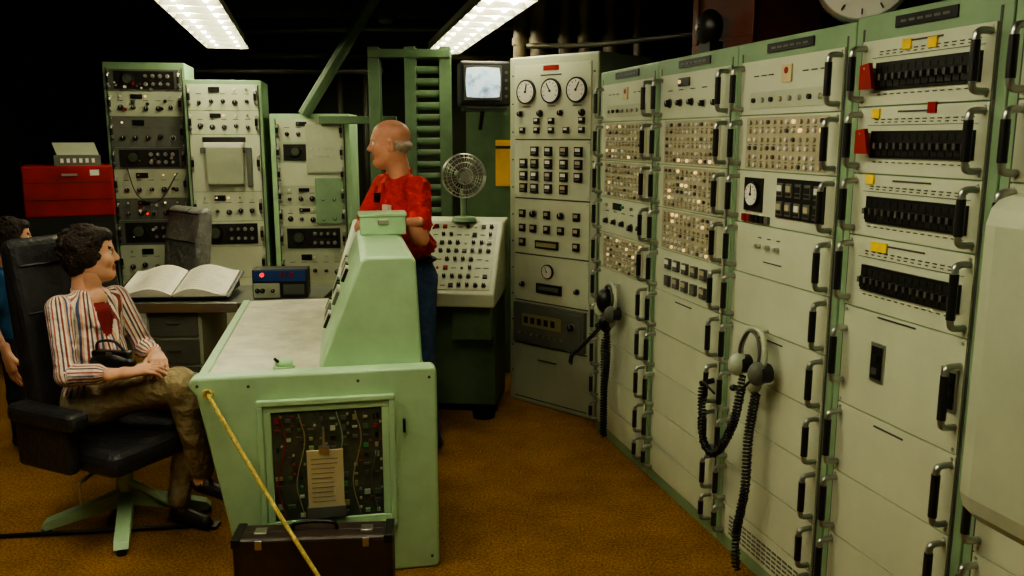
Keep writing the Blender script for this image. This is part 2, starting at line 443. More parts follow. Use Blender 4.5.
# ------------------------------------------------------------ operator console (foreground)
RC=math.radians(11); CO=Vector((-.29,3.17,0))
def CL(x,y,z): return Matrix.Rotation(RC,4,'Z')@Vector((x,y,z))+CO
r=root('operator_console',CO,RC)
b=B()
b.prism([(-.885,.76),(-.91,.79),(-.91,.815),(-.895,.83),(-.015,.83),(0,.815),(0,.015),(-.015,0),(-.745,0),(-.76,.03)],0,.085,'y',GREEN)
b.out('end_panel',r,bevel=.012)
b=B()
b.box(-.86,-.38,.08,1.62,.775,.812,DESKW)
b.out('desktop',r,bevel=.006)
b=B()
b.prism([(-.885,.70),(-.895,.818),(-.855,.818),(-.855,.70)],.08,1.62,'y',GREEN)
b.box(-.55,-.03,.08,1.14,.0,.79,GREEN)
b.box(-.84,-.45,1.5,1.6,0,.775,GREEND)
b.out('base',r,bevel=.008)
b=B()
b.prism([(-.455,.80),(-.275,1.235),(-.255,1.25),(-.085,1.25),(-.065,1.235),(-.045,.80)],.09,1.14,'y',GREEN)
b.out('hutch',r,bevel=.018)
b=B()
b.M=Matrix.Translation((-.455,0,.80))@Matrix(((0,.93,.38,0),(-1,0,0,0),(0,-.38,.93,0),(0,0,0,1)))
for i in range(6):
    for j in range(3):
        x=-(.62+i*.085); z=.1+j*.11
        b.box(x-.022,x+.022,-.012,.004,z-.03,z+.03,random.choice([BLACK,GREYP,WHITE,PANEL2]))
b.out('hutch_buttons',r)
b=B()
X0,X1,Z0,Z1=-.675,-.165,.20,.735
f=.022
for (a,c,d,e_) in ((X0,X1,Z1-f,Z1),(X0,X1,Z0,Z0+f),(X0,X0+f,Z0+f,Z1-f),(X1-f,X1,Z0+f,Z1-f)): b.box(a,c,-.022,.0,d,e_,GREEN)
f2=.05
for (a,c,d,e_) in ((X0+f,X1-f,Z1-f2,Z1-f),(X0+f,X1-f,Z0+f,Z0+f2),(X0+f,X0+f2,Z0+f2,Z1-f2),(X1-f2,X1-f,Z0+f2,Z1-f2)): b.box(a,c,-.012,.0,d,e_,GREEN)
b.out('access_frame',r,bevel=.004)
b=B()
b.box(X0+f2,X1-f2,-.003,.0,Z0+f2,Z1-f2,GLASSD)
for i in range(10):
    for j in range(11):
        x=X0+f2+.02+i*.041; z=Z0+f2+.02+j*.038
        if x>X1-f2-.015: continue
        if random.random()<.75:
            ww=random.uniform(.005,.014);hh=random.uniform(.003,.011)
            if 3<=i<=5 and j<7: continue
            b.box(x-ww,x+ww,-.010,-.002,z-hh,z+hh,random.choice([REDP,BLACK,OLIVE] if ((i<1 or i>8) and j>7) else [GREYP,OLIVE,OLIVE,KNOB,GREEND,GRNL,DARK,PANEL2,GREYP,GREENB]))
        if random.random()<.35: b.cyl((x+.015,-.004,z+.015),(x+.015,-.012,z+.015),.005,random.choice([CHROME,REDP,BTN]),seg=8)
for k in range(6):
    xx=X0+f2+.03+k*.07
    b.tube(spline([(xx,-.008,Z1-f2-.01),(xx+.02,-.014,Z1-f2-.12),(xx-.015,-.012,Z0+.2),(xx+.01,-.008,Z0+f2+.01)],8),.0024,[RED,OLIVE,KNOB,GREEND,OLIVE,KNOB][k],6)
b.out('circuit_bay',r)
b=B()
b.box(-.50,-.365,-.022,-.012,.30,.53,TAN)
for i in range(10): b.box(-.485,-.38-random.uniform(0,.03),-.0235,-.0215,.325+i*.019,.3265+i*.019,INK)
b.cyl((-.435,-.014,.53),(-.435,-.018,.62),.005,CHROME,seg=6); b.box(-.455,-.415,-.028,-.01,.52,.545,CHROME)
b.box(-.505,-.36,-.03,-.01,.262,.305,GREYP)
b.out('schedule_card',r)
b=B()
b.sph((-.58,.15,.835),(.036,.028,.022),GREEN); b.cyl((-.58,.15,.80),(-.58,.15,.825),.042,GREEN,seg=20); b.cyl((-.60,.13,.845),(-.612,.12,.86),.006,DARK)
b.box(-.845,-.835,-.012,.001,.765,.785,DARK); b.cyl((-.84,-.001,.775),(-.84,-.03,.775),.012,CHROME)
for x,z in ((-.72,.05),(-.03,.05),(-.03,.79),(-.88,.80),(-.7,.79),(-.3,.79)): b.cyl((x,-.0,z),(x,-.003,z),.006,INK,seg=8)
b.box(-.135,-.125,-.02,0,.58,.63,DARK)
b.out('fittings',r)
b=B(); b.box(-.262,-.05,0,.15,1.251,1.335,GREEN); b.box(-.268,-.044,-.006,.156,1.335,1.352,GREEN); b.box(-.18,-.13,-.01,0,1.30,1.325,CHROME)
b.out('metal_cash_box',None,CL(0,.82,0),RC,bevel=.006)
# rope pulled taut from the hook to the floor
b=B()
hk=CL(-.84,-.025,.775); fl=Vector((-.545,2.69,.012))
b.tube([hk+Vector((0,.01,.012)),hk]+[hk.lerp(fl,i/24)+Vector((0,0,-.018*math.sin(math.pi*i/24))) for i in range(1,24)]+[fl,fl+Vector((.08,-.03,-.002)),fl+Vector((.3,-.08,-.002))],.008,ROPE,8)
b.tube([hk+Vector((.016*math.cos(a*math.pi/6),-.0,.016*math.sin(a*math.pi/6))) for a in range(13)],.006,ROPE,6)
b.out('barrier_rope')
r=root('briefcase',(-.72,2.90,0),RC*.4)
b=B(); b.box(-.285,.285,-.065,.065,0,.29,BRIEF); b.out('case_shell',r,bevel=.018)
b=B(); b.box(-.287,.287,-.004,.004,-.0,.292,BLACK)
for x in (-.19,.19): b.box(x-.022,x+.022,-.03,.018,.288,.297,CHROME); b.box(x-.012,x+.012,-.07,-.063,.25,.285,CHROME)
b.tube(spline([(-.08,0,.288),(-.07,-.0,.315),(0,0,.322),(.07,0,.315),(.08,0,.288)],6),.008,BLACK)
for x in (-.27,.27):
    for z in (.015,.27): b.box(x-.016,x+.016,-.068,.068,z-.012,z+.022,DARK)
b.out('hardware',r,bevel=.003)

# ------------------------------------------------------------ rear desk, binder, intercom
r=root('side_desk',(-2.42,4.80,0),math.radians(2))
b=B(); b.box(0,1.30,0,.6,.72,.755,GREYP); b.box(0,.83,-.01,.0,.70,.757,CHROME); b.out('desktop',r,bevel=.004)
b=B(); b.box(.28,.60,.06,.55,.0,.72,PANEL2)
for i in range(4): b.box(.30,.58,.045,.06,.05+i*.165,.2+i*.165,GREYP); b.box(.40,.48,.03,.046,.13+i*.165,.14+i*.165,CHROME)
b.box(.02,.06,.03,.07,0,.72,DARK); b.box(.86,.90,.03,.57,0,.72,DARK); b.box(1.24,1.28,.03,.57,0,.72,DARK); b.out('pedestal',r,bevel=.004)
r=root('open_binder',(-2.0,5.07,.825)); r.rotation_euler=(math.radians(14),0,math.radians(4))
b=B()
def page(x0,x1,up):
    n=10;vs=[];fs=[]
    for i in range(n+1):
        t=i/n; x=x0+(x1-x0)*t; z=.016+up*math.sin(math.pi*min(1,t*1.15))*(.05)*(1-t*.5)
        for y in (-.2,.17): vs.append((x,y,z))
    o=len(vs)
    for i in range(n+1):
        x=x0+(x1-x0)*i/n
        for y in (-.2,.17): vs.append((x,y,.004))
    for i in range(n):
        fs.append((2*i,2*i+1,2*i+3,2*i+2)); fs.append((o+2*i,o+2*i+2,o+2*i+3,o+2*i+1))
        fs.append((2*i,2*i+2,o+2*i+2,o+2*i)); fs.append((2*i+1,o+2*i+1,o+2*i+3,2*i+3))
    fs.append((0,o,o+1,1)); fs.append((2*n,2*n+1,o+2*n+1,o+2*n))
    b.add(vs,fs,PAPER)
page(-.005,-.31,1); page(.005,.31,1)
def ph(t): return .016+math.sin(math.pi*min(1,t*1.15))*.05*(1-t*.5)+.0012
for sg in(-1,1):
    for k in range(12):
        y=-.165+k*.027; n=8; t1=random.uniform(.6,.88)
        vs=[]
        for i in range(n+1):
            t=.12+(t1-.12)*i/n; x=sg*(.005+.305*t)
            vs+=[(x,y,ph(t)),(x,y+.004,ph(t))]
        b.add(vs,[(2*i,2*i+1,2*i+3,2*i+2) for i in range(n)],BTN)
b.box(-.33,.33,-.21,.18,-.002,.005,DARK)
b.out('pages',r)
b=B(); b.prism([(-.2,-.004),(.17,-.004),(.17,-.09)],-.3,.3,'x',DARK); b.out('reading_wedge',r)
r=root('intercom_box',(-1.38,4.98,.757),math.radians(6))
b=B(); b.box(-.16,.16,0,.14,0,.17,DARK); b.box(-.155,-.0,-.012,.0,.0,.09,PANEL2); b.out('case',r,bevel=.006)
b=B(); b.box(-.15,.15,-.006,.0,.10,.165,BLUE)
for x in (-.10,.02,.07): b.cyl((x,-.004,.14),(x,-.02,.14),.013,REDL if x<0 else RED,seg=12)
for x in (-.13,-.10,-.04): knob(b,x,.045,.012,y=-.012)
b.box(.02,.14,-.008,0,.02,.08,GREYP)
b.out('controls',r)

# ------------------------------------------------------------ rear racks
AZ=[2.22,2.05,1.86,1.62,1.45,1.22,1.05,.85,.6,.35,.06]
rA=rack('instrument_rack',(-3.15,6.72,0),math.radians(12),.60,2.27,rows(AZ,['scope','knobs','knobs','scope','knobs','knobs','scope','knobs',None,None],[GREYP,PANEL2,GREYP,GREYP,PANEL2,GREYP,GREYP,PANEL2,PANEL2,PANEL2]),frame=GREEND,pm=PANEL2,hs=.10,plate=False,depth=.5,strip=.03)
b=B()
for i in range(48):
    x=random.uniform(.08,.52); z=random.choice([1.14,1.3,1.5,1.75,1.95,2.1,.95])+random.uniform(-.04,.04)
    b.cyl((x,-.01,z),(x,-.03,z),random.choice([.007,.012]),random.choice([RED,CHROME,CHROME,BLACK,BLACK,WHITE,WHITE,REDL if i<12 else KNOB]),seg=8)
b.tube(spline([(.12,-.02,1.5),(.2,-.06,1.25),(.35,-.05,1.2),(.5,-.02,1.42)],8),.004,BLACK,6)
b.out('jacks_and_cables',rA)
BZ=[2.10,1.90,1.72,1.28,1.05,.85,.6,.3,.06]
rB=rack('instrument_rack',(-2.50,6.62,0),math.radians(10),.575,2.13,rows(BZ,['knobs','knobs',None,'knobs','scope',None,None,None]),frame=GREEND,pm=PANEL,hs=.10,plate=False,depth=.5,strip=.03)
b=B()
b.box(.12,.44,-.02,-.004,1.66,1.70,DARK); b.box(.14,.43,-.10,-.004,1.62,1.66,WHITE); b.prism([(-.004,1.62),(-.10,1.62),(-.06,1.34),(-.004,1.32)],.15,.42,'x',PANEL2)
b.box(.10,.46,-.03,-.004,1.58,1.62,GREYP); b.box(.44,.48,-.03,-.004,1.32,1.62,GREYP)
b.out('chart_recorder',rB,bevel=.004)
CZ=[1.84,1.66,1.50,1.32,1.16,1.0,.8,.55,.3,.06]
rC=rack('instrument_rack',(-1.90,6.78,0),math.radians(3),.62,1.88,rows(CZ,['knobs','scope',None,'knobs','knobs','scope','knobs',None,None],[PANEL,PANEL2,PANEL,PANEL2,PANEL,PANEL2,PANEL2,PANEL2,PANEL2]),frame=GREEN,pm=PANEL,hs=.09,plate=False,depth=.5,strip=.05)
b=B(); b.box(.28,.57,-.030,-.004,1.42,1.80,PANEL2); b.box(.29,.56,-.032,-.028,1.43,1.79,PANEL2)
b.box(.34,.56,-.030,-.004,1.02,1.38,GREEND); b.box(.12,.22,-.02,-.004,1.55,1.63,DARK); b.out('side_doors',rC,bevel=.004)
r=root('tool_cabinet',(-3.40,5.95,0),math.radians(27))
b=B(); b.box(0,.56,0,.4,.0,1.14,DARK); b.out('stand',r,bevel=.006)
b=B(); b.box(-.01,.57,-.02,.42,1.14,1.50,REDP); b.out('red_case',r,bevel=.012)
b=B()
for z in (1.26,1.38): b.box(.0,.56,-.024,-.018,z,z+.004,DARK)
b.box(.24,.34,-.04,-.02,1.43,1.445,CHROME); b.box(.42,.48,-.023,-.019,1.43,1.47,WHITE)
b.box(.2,.50,.02,.34,1.50,1.57,GREYP); b.prism([(.22,1.56),(.50,1.56),(.47,1.66),(.19,1.66)],.3,.31,'y',PANEL2)
for i in range(6): b.box(.24+i*.04,.26+i*.04,.015,.021,1.52,1.55,WHITE)
b.out('drawers_and_meter',r)
r=root('storage_cabinet',(-4.0,7.2,0),0)
b=B(); b.box(-.6,.4,0,.5,0,1.15,DARK); b.out('body',r,bevel=.01)
b=B(); b.box(-.58,-.11,-.012,0,.05,1.1,DARK); b.box(-.09,.38,-.012,0,.05,1.1,DARK); b.box(-.15,-.13,-.03,-.012,.6,.75,CHROME); b.box(-.07,-.05,-.03,-.012,.6,.75,CHROME); b.out('doors',r,bevel=.003)

# ------------------------------------------------------------ green structural steel behind the man
r=root('steel_frame',(0,0,0))
b=B()
def ibeam(x,y,z0,z1,w=.10):
    b.box(x-w/2,x+w/2,y,y+.012,z0,z1,GREENB); b.box(x-w/2,x+w/2,y+.10,y+.112,z0,z1,GREENB); b.box(x-.006,x+.006,y,y+.11,z0,z1,GREENB)
for x in (-1.03,-.76,-.50): ibeam(x,6.5,0,2.36,.085)
b.box(-1.07,-.46,6.48,6.6,2.28,2.34,GREENB)
b.cyl((-1.62,6.75,1.87),(-.98,6.75,2.85),.05,GREENB,seg=8)
b.box(-1.5,-.9,6.72,6.78,1.80,1.86,GREENB)
for i in range(14): b.cyl((-.73,6.55,1.05+i*.088),(-.52,6.55,1.05+i*.088),.03,GREENB,seg=10)
b.out('beams',r,bevel=.004)
r=root('steel_column')
b=B(); b.box(-.32,.10,6.02,6.12,0.0,1.95,GREENB); b.box(-.115,-.005,6.0,6.021,1.36,1.68,YSTRIPE); b.box(-.115,-.005,5.998,6.002,1.62,1.64,BLACK)
b.out('pillar',r,bevel=.006)
r=root('television',(-.17,5.62,1.9),math.radians(8))
b=B(); b.box(-.165,.165,0,.26,0,.28,BLACK); b.out('case',r,bevel=.015)
b=B()
b.box(-.140,.105,-.010,.002,.035,.255,KNOB)
vs=[];nx=12;nz=10
for j in range(nz+1):
    for i in range(nx+1):
        u=i/nx*2-1;v=j/nz*2-1
        X=.112*u*math.sqrt(1-.12*v*v);Zz=.096*v*math.sqrt(1-.12*u*u)
        vs.append((-.0175+X,-.012-.014*(1-.5*(u*u+v*v)),.145+Zz))
b.add(vs,[(j*(nx+1)+i,j*(nx+1)+i+1,(j+1)*(nx+1)+i+1,(j+1)*(nx+1)+i) for j in range(nz) for i in range(nx)],SCREEN,True)
for i in range(4): b.cyl((.135,0,.06+i*.05),(.135,-.012,.06+i*.05),.01,KNOB,seg=8)
b.out('screen',r)
b=B(); b.box(-.14,.14,.02,.24,-.03,-.012,DARK); b.cyl((0,.2,-.03),(0,.36,-.14),.015,DARK); b.out('bracket',r)
r=root('desk_fan',(-.30,5.34,1.182),math.radians(12))
b=B()
b.cyl((0,0,0),(0,0,.025),.08,GREEND,r1=.07,seg=20); b.cyl((0,.03,.02),(0,.05,.2),.018,GREEND)
b.cyl((0,.02,.28),(0,.12,.28),.045,GREEND,seg=16)
for rr in (.05,.085,.115,.135):
    for y in (-.045,.02):
        yy=-.045+ (.03 if rr>.12 else 0) if y<0 else .03
        b.tube([(rr*math.cos(a*math.pi/14),yy,.28+rr*math.sin(a*math.pi/14)) for a in range(29)],.0022 if rr<.12 else .004,CHROME,5)
for i in range(28):
    a=i*math.pi/14; c,s_=math.cos(a),math.sin(a)
    b.tube([(.02*c,-.048,.28+.02*s_),(.1*c,-.045,.28+.1*s_),(.138*c,-.01,.28+.138*s_),(.1*c,.035,.28+.1*s_),(.04*c,.04,.28+.04*s_)],.0012,CHROME,4)
b.cyl((0,-.05,.28),(0,-.04,.28),.025,CHROME,seg=16)
for i in range(4):
    a=i*math.pi/2+.4
    vs=[]
    for t,rr in ((-.5,.03),(-.45,.12),(.0,.128),(.45,.12),(.5,.03)):
        vs.append((rr*math.cos(a+t),t*.02,.28+rr*math.sin(a+t)))
    vs+= [(v[0],v[1]+.003,v[2]) for v in vs]
    b.add(vs,[(0,1,2,3,4),(9,8,7,6,5),(0,5,6,1),(1,6,7,2),(2,7,8,3),(3,8,9,4),(4,9,5,0)],GREYP)
b.out('fan_body',r)

# ------------------------------------------------------------ pipes, ceiling beams
r=root('pipe_run',(0,0,0))
b=B()
for x,y,rr in ((.06,6.35,.05),(.19,6.3,.06),(.38,6.3,.045),(.52,6.2,.05),(.70,6.2,.06),(.88,6.1,.04)):
    b.cyl((x,y,0),(x,y,2.98),rr,PIPE,seg=16)
    b.cyl((x,y,2.35),(x,y,2.40),rr*1.2,PIPE,seg=16)
b.tube([(-4.4,8.0,2.62),(2.6,7.1,2.62)],.03,PIPED); b.tube([(-4.4,8.3,2.45),(2.6,8.2,2.45)],.04,PIPED)
b.tube([(-4.4,8.1,2.30),(-1.2,8.1,2.30)],.025,PIPED)
b.tube(spline([(.1,5.9,2.3),(.6,5.75,2.3),(1.4,4.9,2.32),(1.62,3.9,2.32)],8),.018,PIPED)
for x in (-3.7,-2.75,-1.7,-1.45,-.2): b.tube([(x,8.6,0),(x,8.6,2.98)],.03,PIPED)
b.out('pipes',r)
r=root('ceiling_beam',(0,0,0)); b=B()
for y in (4.2,6.3,8.2): b.box(-4.9,3.4,y,y+.1,2.80,2.99,PIPED)
for x in (-3.6,-1.6,.6): b.box(x,x+.07,-1.9,8.9,2.86,2.98,PIPED)
b.out('joists',r)
r=root('ceiling_bell',(-1.0,7.0,2.62)); b=B(); b.cyl((0,0,.0),(0,0,.08),.07,PIPED,seg=16); b.cyl((0,0,.08),(0,0,.38),.03,PIPED); b.sph((0,0,0),(.07,.07,.04),PIPED); b.out('bell',r)

r=root('wooden_crate',W(3.62,-.1,2.052),RZ); b=B()
b.box(0,.5,0,.3,0,.36,BRICK); b.box(-.01,.51,-.012,0,0,.05,BRICK); b.box(-.01,.04,-.012,0,.05,.36,BRICK); b.box(.46,.51,-.012,0,.05,.36,BRICK); b.out('planks',r,bevel=.004)
r=root('alarm_bell',W(3.36,-.04,2.052),RZ); b=B(); b.box(-.05,.05,-.03,.03,0,.04,DARK); b.sph((0,-.01,.10),(.08,.05,.075),BLACK,seg=20,rings=12); b.cyl((0,-.05,.10),(0,-.07,.10),.012,CHROME); b.out('gong',r)
r=root('wall_clock',(1.135,2.87,2.062+.155),math.radians(-22)); b=B()
b.cyl((0,.06,0),(0,0,0),.152,CHROME,seg=40); b.cyl((0,.0,0),(0,-.006,0),.152,CHROME,r1=.142,seg=40); b.cyl((0,-.003,0),(0,-.0075,0),.138,WHITE,seg=40)
for i in range(12):
    a=i*math.pi/6; b.cyl((math.cos(a)*.108,-.0085,math.sin(a)*.108),(math.cos(a)*.126,-.0085,math.sin(a)*.126),.003,BLACK,seg=4)
b.cyl((0,-.01,0),(.05,-.01,.05),.003,BLACK,seg=4); b.cyl((0,-.01,0),(-.02,-.01,.09),.0025,BLACK,seg=4); b.cyl((0,-.006,0),(0,-.013,0),.008,BLACK)
b.box(-.05,.05,.01,.05,-.153,-.13,DARK)
b.out('clock_face',r)

# ------------------------------------------------------------ headsets
def headset(name,t,z):
    r=root(name,W(t,.012,z),RZ); b=B()
    b.cyl((0,0.0,.10),(0,-.06,.10),.006,CHROME)
    b.tube(spline([(-.075,-.06,-.03),(-.085,-.055,.03),(-.05,-.05,.095),(0,-.05,.112),(.05,-.05,.095),(.08,-.055,.03),(.075,-.06,-.03)],6),.010,PANEL2)
    b.tube(spline([(-.06,-.075,-.03),(-.07,-.07,.03),(-.04,-.065,.085),(0,-.065,.102),(.04,-.065,.085),(.065,-.07,.03),(.06,-.075,-.03)],6),.006,KNOB)
    for x in (-.07,.07):
        b.sph((x,-.075,-.04),(.032,.040,.045),PANEL2 if x<0 else GREYP,seg=16,rings=10)
        b.cyl((x,-.03,-.04),(x,-.075,-.04),.036,BLACK,seg=16)
    b.tube(spline([(.07,-.10,-.06),(.03,-.12,-.11),(-.03,-.11,-.12)],6),.005,BLACK); b.sph((-.035,-.11,-.12),(.016,.016,.013),BLACK)
    b.sph((.02,-.06,-.09),(.035,.03,.04),PANEL2)
    b.out('earphones',r); return r
h=headset('headset',2.73,.89)
b=B()
coil(b,[(.04,-.06,-.12),(.02,-.07,-.3),(.03,-.08,-.5),(0,-.09,-.70),(.03,-.1,-.83)],.015,.005,.014,BLACK)
coil(b,[(-.05,-.06,-.08),(-.08,-.08,-.28),(-.17,-.1,-.43),(-.29,-.09,-.42),(-.37,-.06,-.30),(-.39,-.05,-.22)],.015,.005,.014,BLACK)
b.cyl((-.39,-.0,-.20),(-.39,-.06,-.21),.012,BLACK); b.tube(spline([(-.39,-.05,-.21),(-.34,-.07,-.19),(-.25,-.07,-.21)],6),.005,BLACK)
b.out('coiled_cords',h)
h=headset('headset',4.17,.82)
b=B()
b.sph((0,-.08,.02),(.05,.05,.07),BLACK); b.sph((.01,-.08,-.10),(.04,.04,.05),BLACK)
coil(b,[(.0,-.07,-.1),(.03,-.08,-.3),(.0,-.08,-.50),(.03,-.09,-.72),(.0,-.08,-.45),(-.03,-.07,-.2)],.016,.006,.015,BLACK)
coil(b,[(-.04,-.06,-.1),(-.14,-.14,-.24),(-.24,-.18,-.33),(-.27,-.18,-.39)],.010,.004,.012,BLACK)
b.out('coiled_cords',h)

# ------------------------------------------------------------ chairs
def chair(name,loc,rz,Hseat=.47,Hback=1.28,arms=True,L=LEATH):
    r=root(name,loc,rz)
    b=B(); b.box(-.27,.29,-.28,.28,Hseat-.13,Hseat-.02,L)
    b.out('seat',r,bevel=.045)
    b=B()
    prof=[(-.23,Hseat-.05),(-.17,Hseat-.02),(-.185,Hseat+.2),(-.215,Hseat+.5),(-.265,Hback-.04),(-.30,Hback),(-.36,Hback-.03),(-.34,Hseat+.5),(-.29,Hseat+.1)]
    b.prism(prof,-.245,.245,'y',L)
    b.out('backrest',r,bevel=.035)
    b=B()
    for z in (Hseat+.25,Hseat+.5,Hseat+.7):
        x=-.187-.06*(z-Hseat)-(.02 if z>Hseat+.6 else 0)
        b.tube([(x,-.225,z),(x,.225,z)],.006,BLACK)
    b.out('back_seams',r)
    if arms:
        b=B()
        for y in (-.31,.31): b.box(-.24,.16,y-.05,y+.05,Hseat+.07,Hseat+.15,L)
        b.out('arm_pads',r,bevel=.028)
        b=B()
        for y in (-.31,.31):
            b.box(-.22,.10,y-.03,y+.03,Hseat-.12,Hseat+.10,L)
        b.out('arm_supports',r,bevel=.02)
    b=B()
    b.cyl((0,0,.12),(0,0,Hseat-.12),.032,GREEN,seg=16); b.box(-.16,.16,-.14,.14,Hseat-.155,Hseat-.13,GREEN)
    for k in range(4):
        a=math.pi/4+k*math.pi/2
        b.M=Matrix.Rotation(a,4,'Z')
        b.prism([(0,.16),(.33,.055),(.35,.03),(.33,.015),(.0,.09)],-.03,.03,'y',GREEN)
        b.cyl((.33,0,0.0),(.33,0,.03),.02,DARK)
        b.M=Matrix.Identity(4)
    for a,bb in (((-.14,-.1,Hseat-.15),(.18,.1,.07)),((.12,-.12,Hseat-.15),(-.2,.12,.07))): b.cyl(a,bb,.018,GREEN,seg=8)
    b.cyl((.1,-.3,Hseat-.16),(-.02,0,Hseat-.15),.008,CHROME)
    b.cyl((.1,-.3,Hseat-.16),(.1,-.3,Hseat-.25),.006,CHROME)
    b.out('pedestal',r,bevel=.003)
    return r
CA=math.radians(-26)
chair('office_chair',(-1.72,3.58,0),CA,Hback=1.29)
chair('office_chair',(-2.52,5.88,0),math.radians(-132),Hback=1.22,arms=False,L=VINYL)
b=B(); b.tube([(-2.6,3.36,.012),(-1.32,3.52,.012)],.010,DARK); b.box(-2.62,-2.58,3.33,3.39,0,.015,DARK); b.box(-1.34,-1.30,3.49,3.55,0,.015,DARK); b.out('floor_rail')

# ------------------------------------------------------------ people (signed distance modelling)
def sdf_mesh(prims,h):
    lo=np.full(3,1e9);hi=-lo
    for p in prims:
        if p[0]=='c':
            for q,rr in ((p[1],p[2]),(p[3],p[4])): lo=np.minimum(lo,np.array(q)-rr); hi=np.maximum(hi,np.array(q)+rr)
        else:
            rr=max(p[2]); lo=np.minimum(lo,np.array(p[1])-rr); hi=np.maximum(hi,np.array(p[1])+rr)
    lo-=3*h+.02;hi+=3*h+.02
    n=np.ceil((hi-lo)/h).astype(int)+1
    F=np.full(n,1.0,np.float32);Dm=np.full(n,1.0,np.float32);Mi=np.zeros(n,np.int16)
    mats=[]
    ax=[lo[i]+h*np.arange(n[i]) for i in range(3)]
    for p in prims:
        if p[0]=='c': q0=np.array(p[1],float);r0=p[2];q1=np.array(p[3],float);r1=p[4]; m=p[5];k=p[6]; bl=np.minimum(q0-r0,q1-r1);bh=np.maximum(q0+r0,q1+r1)
        else: c=np.array(p[1],float);rad=np.array(p[2],float);R=np.array(p[3]) if p[3] is not None else np.eye(3);m=p[4];k=p[5]; bl=c-max(rad);bh=c+max(rad)
        i0=np.clip(((bl-.06-lo)/h).astype(int),0,n-1);i1=np.clip(((bh+.06-lo)/h).astype(int)+2,1,n)
        sl=tuple(slice(i0[i],i1[i]) for i in range(3))
        X,Y,Z=np.meshgrid(ax[0][sl[0]],ax[1][sl[1]],ax[2][sl[2]],indexing='ij')
        P=np.stack([X,Y,Z],-1)
        if p[0]=='c':
            d=q1-q0;L2=max(d@d,1e-9);t=np.clip(((P-q0)@d)/L2,0,1)
            D=np.linalg.norm(P-q0-t[...,None]*d,axis=-1)-(r0+(r1-r0)*t)
        else:
            Q=(P-c)@R
            k0=np.linalg.norm(Q/rad,axis=-1);k1=np.linalg.norm(Q/rad**2,axis=-1)+1e-9
            D=k0*(k0-1)/k1
        D=D.astype(np.float32); A=F[sl]
        if m is None: F[sl]=np.maximum(A,-D); continue
        if m not in mats: mats.append(m)
        hh=np.maximum(k-np.abs(A-D),0)/k
        F[sl]=np.minimum(A,D)-hh*hh*k*.25
        up=D<Dm[sl]; Dm[sl]=np.where(up,D,Dm[sl]); Mi[sl]=np.where(up,mats.index(m),Mi[sl])
    s=F<0
    cs=[(a,b_,c_) for a in(0,1) for b_ in(0,1) for c_ in(0,1)]
    def sub(A,o): return A[o[0]:n[0]-1+o[0],o[1]:n[1]-1+o[1],o[2]:n[2]-1+o[2]]
    cnt=sum(sub(s,o).astype(np.int8) for o in cs); act=(cnt>0)&(cnt<8)
    idx=np.argwhere(act); num=-np.ones(act.shape,int); num[act]=np.arange(len(idx))
    pos=np.zeros((len(idx),3));w=np.zeros(len(idx))
    for a in cs:
        for d in range(3):
            if a[d]==1: continue
            b_=list(a);b_[d]=1
            fa=F[idx[:,0]+a[0],idx[:,1]+a[1],idx[:,2]+a[2]];fb=F[idx[:,0]+b_[0],idx[:,1]+b_[1],idx[:,2]+b_[2]]
            cr=(fa<0)!=(fb<0); t=np.where(cr,fa/np.where(cr,fa-fb,1),0)
            q=np.tile(np.array(a,float),(len(idx),1)); q[:,d]+=t
            pos+=q*cr[:,None];w+=cr
    pos=pos/w[:,None]; V=lo+(idx+pos)*h
    ci=idx+np.round(pos).astype(int); vm=Mi[ci[:,0],ci[:,1],ci[:,2]]
    faces=[]
    for d in range(3):
        e1=(d+1)%3;e2=(d+2)%3
        slA=[slice(None)]*3;slB=[slice(None)]*3; slA[d]=slice(0,n[d]-1);slB[d]=slice(1,n[d])
        ch=s[tuple(slA)]!=s[tuple(slB)]
        E=np.argwhere(ch)
        E=E[(E[:,e1]>0)&(E[:,e2]>0)&(E[:,e1]<n[e1]-1)&(E[:,e2]<n[e2]-1)]
        ins=s[E[:,0],E[:,1],E[:,2]]
        def cell(o1,o2):
            C=E.copy();C[:,e1]+=o1;C[:,e2]+=o2
            return num[C[:,0],C[:,1],C[:,2]]
        q=np.stack([cell(-1,-1),cell(0,-1),cell(0,0),cell(-1,0)],1)
        q[~ins]=q[~ins][:,::-1]
        faces.append(q)
    Fq=np.concatenate(faces); Fq=Fq[(Fq>=0).all(1)]
    return V,Fq,vm[Fq[:,0]],mats
def put(b,res,M=None):
    V,Fq,fm,mats=res
    if M is not None:
        Mn=np.array(M); V=V@Mn[:3,:3].T+Mn[:3,3]
    o=len(b.v); b.v.extend(map(tuple,V.tolist()))
    ids=[b.mi(m) for m in mats]
    b.f.extend(tuple(int(i)+o for i in f) for f in Fq)
    b.m.extend(ids[i] for i in fm); b.s.extend([True]*len(Fq))
def C(p,r,q,r2,m,k=.03): return ('c',tuple(p),r,tuple(q),r2,m,k)
def E(c,rad,m,R=None,k=.03): return ('e',tuple(c),rad,R,m,k)
def frame(fw,up=(0,0,1)):
    f=Vector(fw).normalized(); u=Vector(up); u=(u-f*u.dot(f)).normalized(); l=u.cross(f)
    return Matrix(((f.x,l.x,u.x),(f.y,l.y,u.y),(f.z,l.z,u.z)))
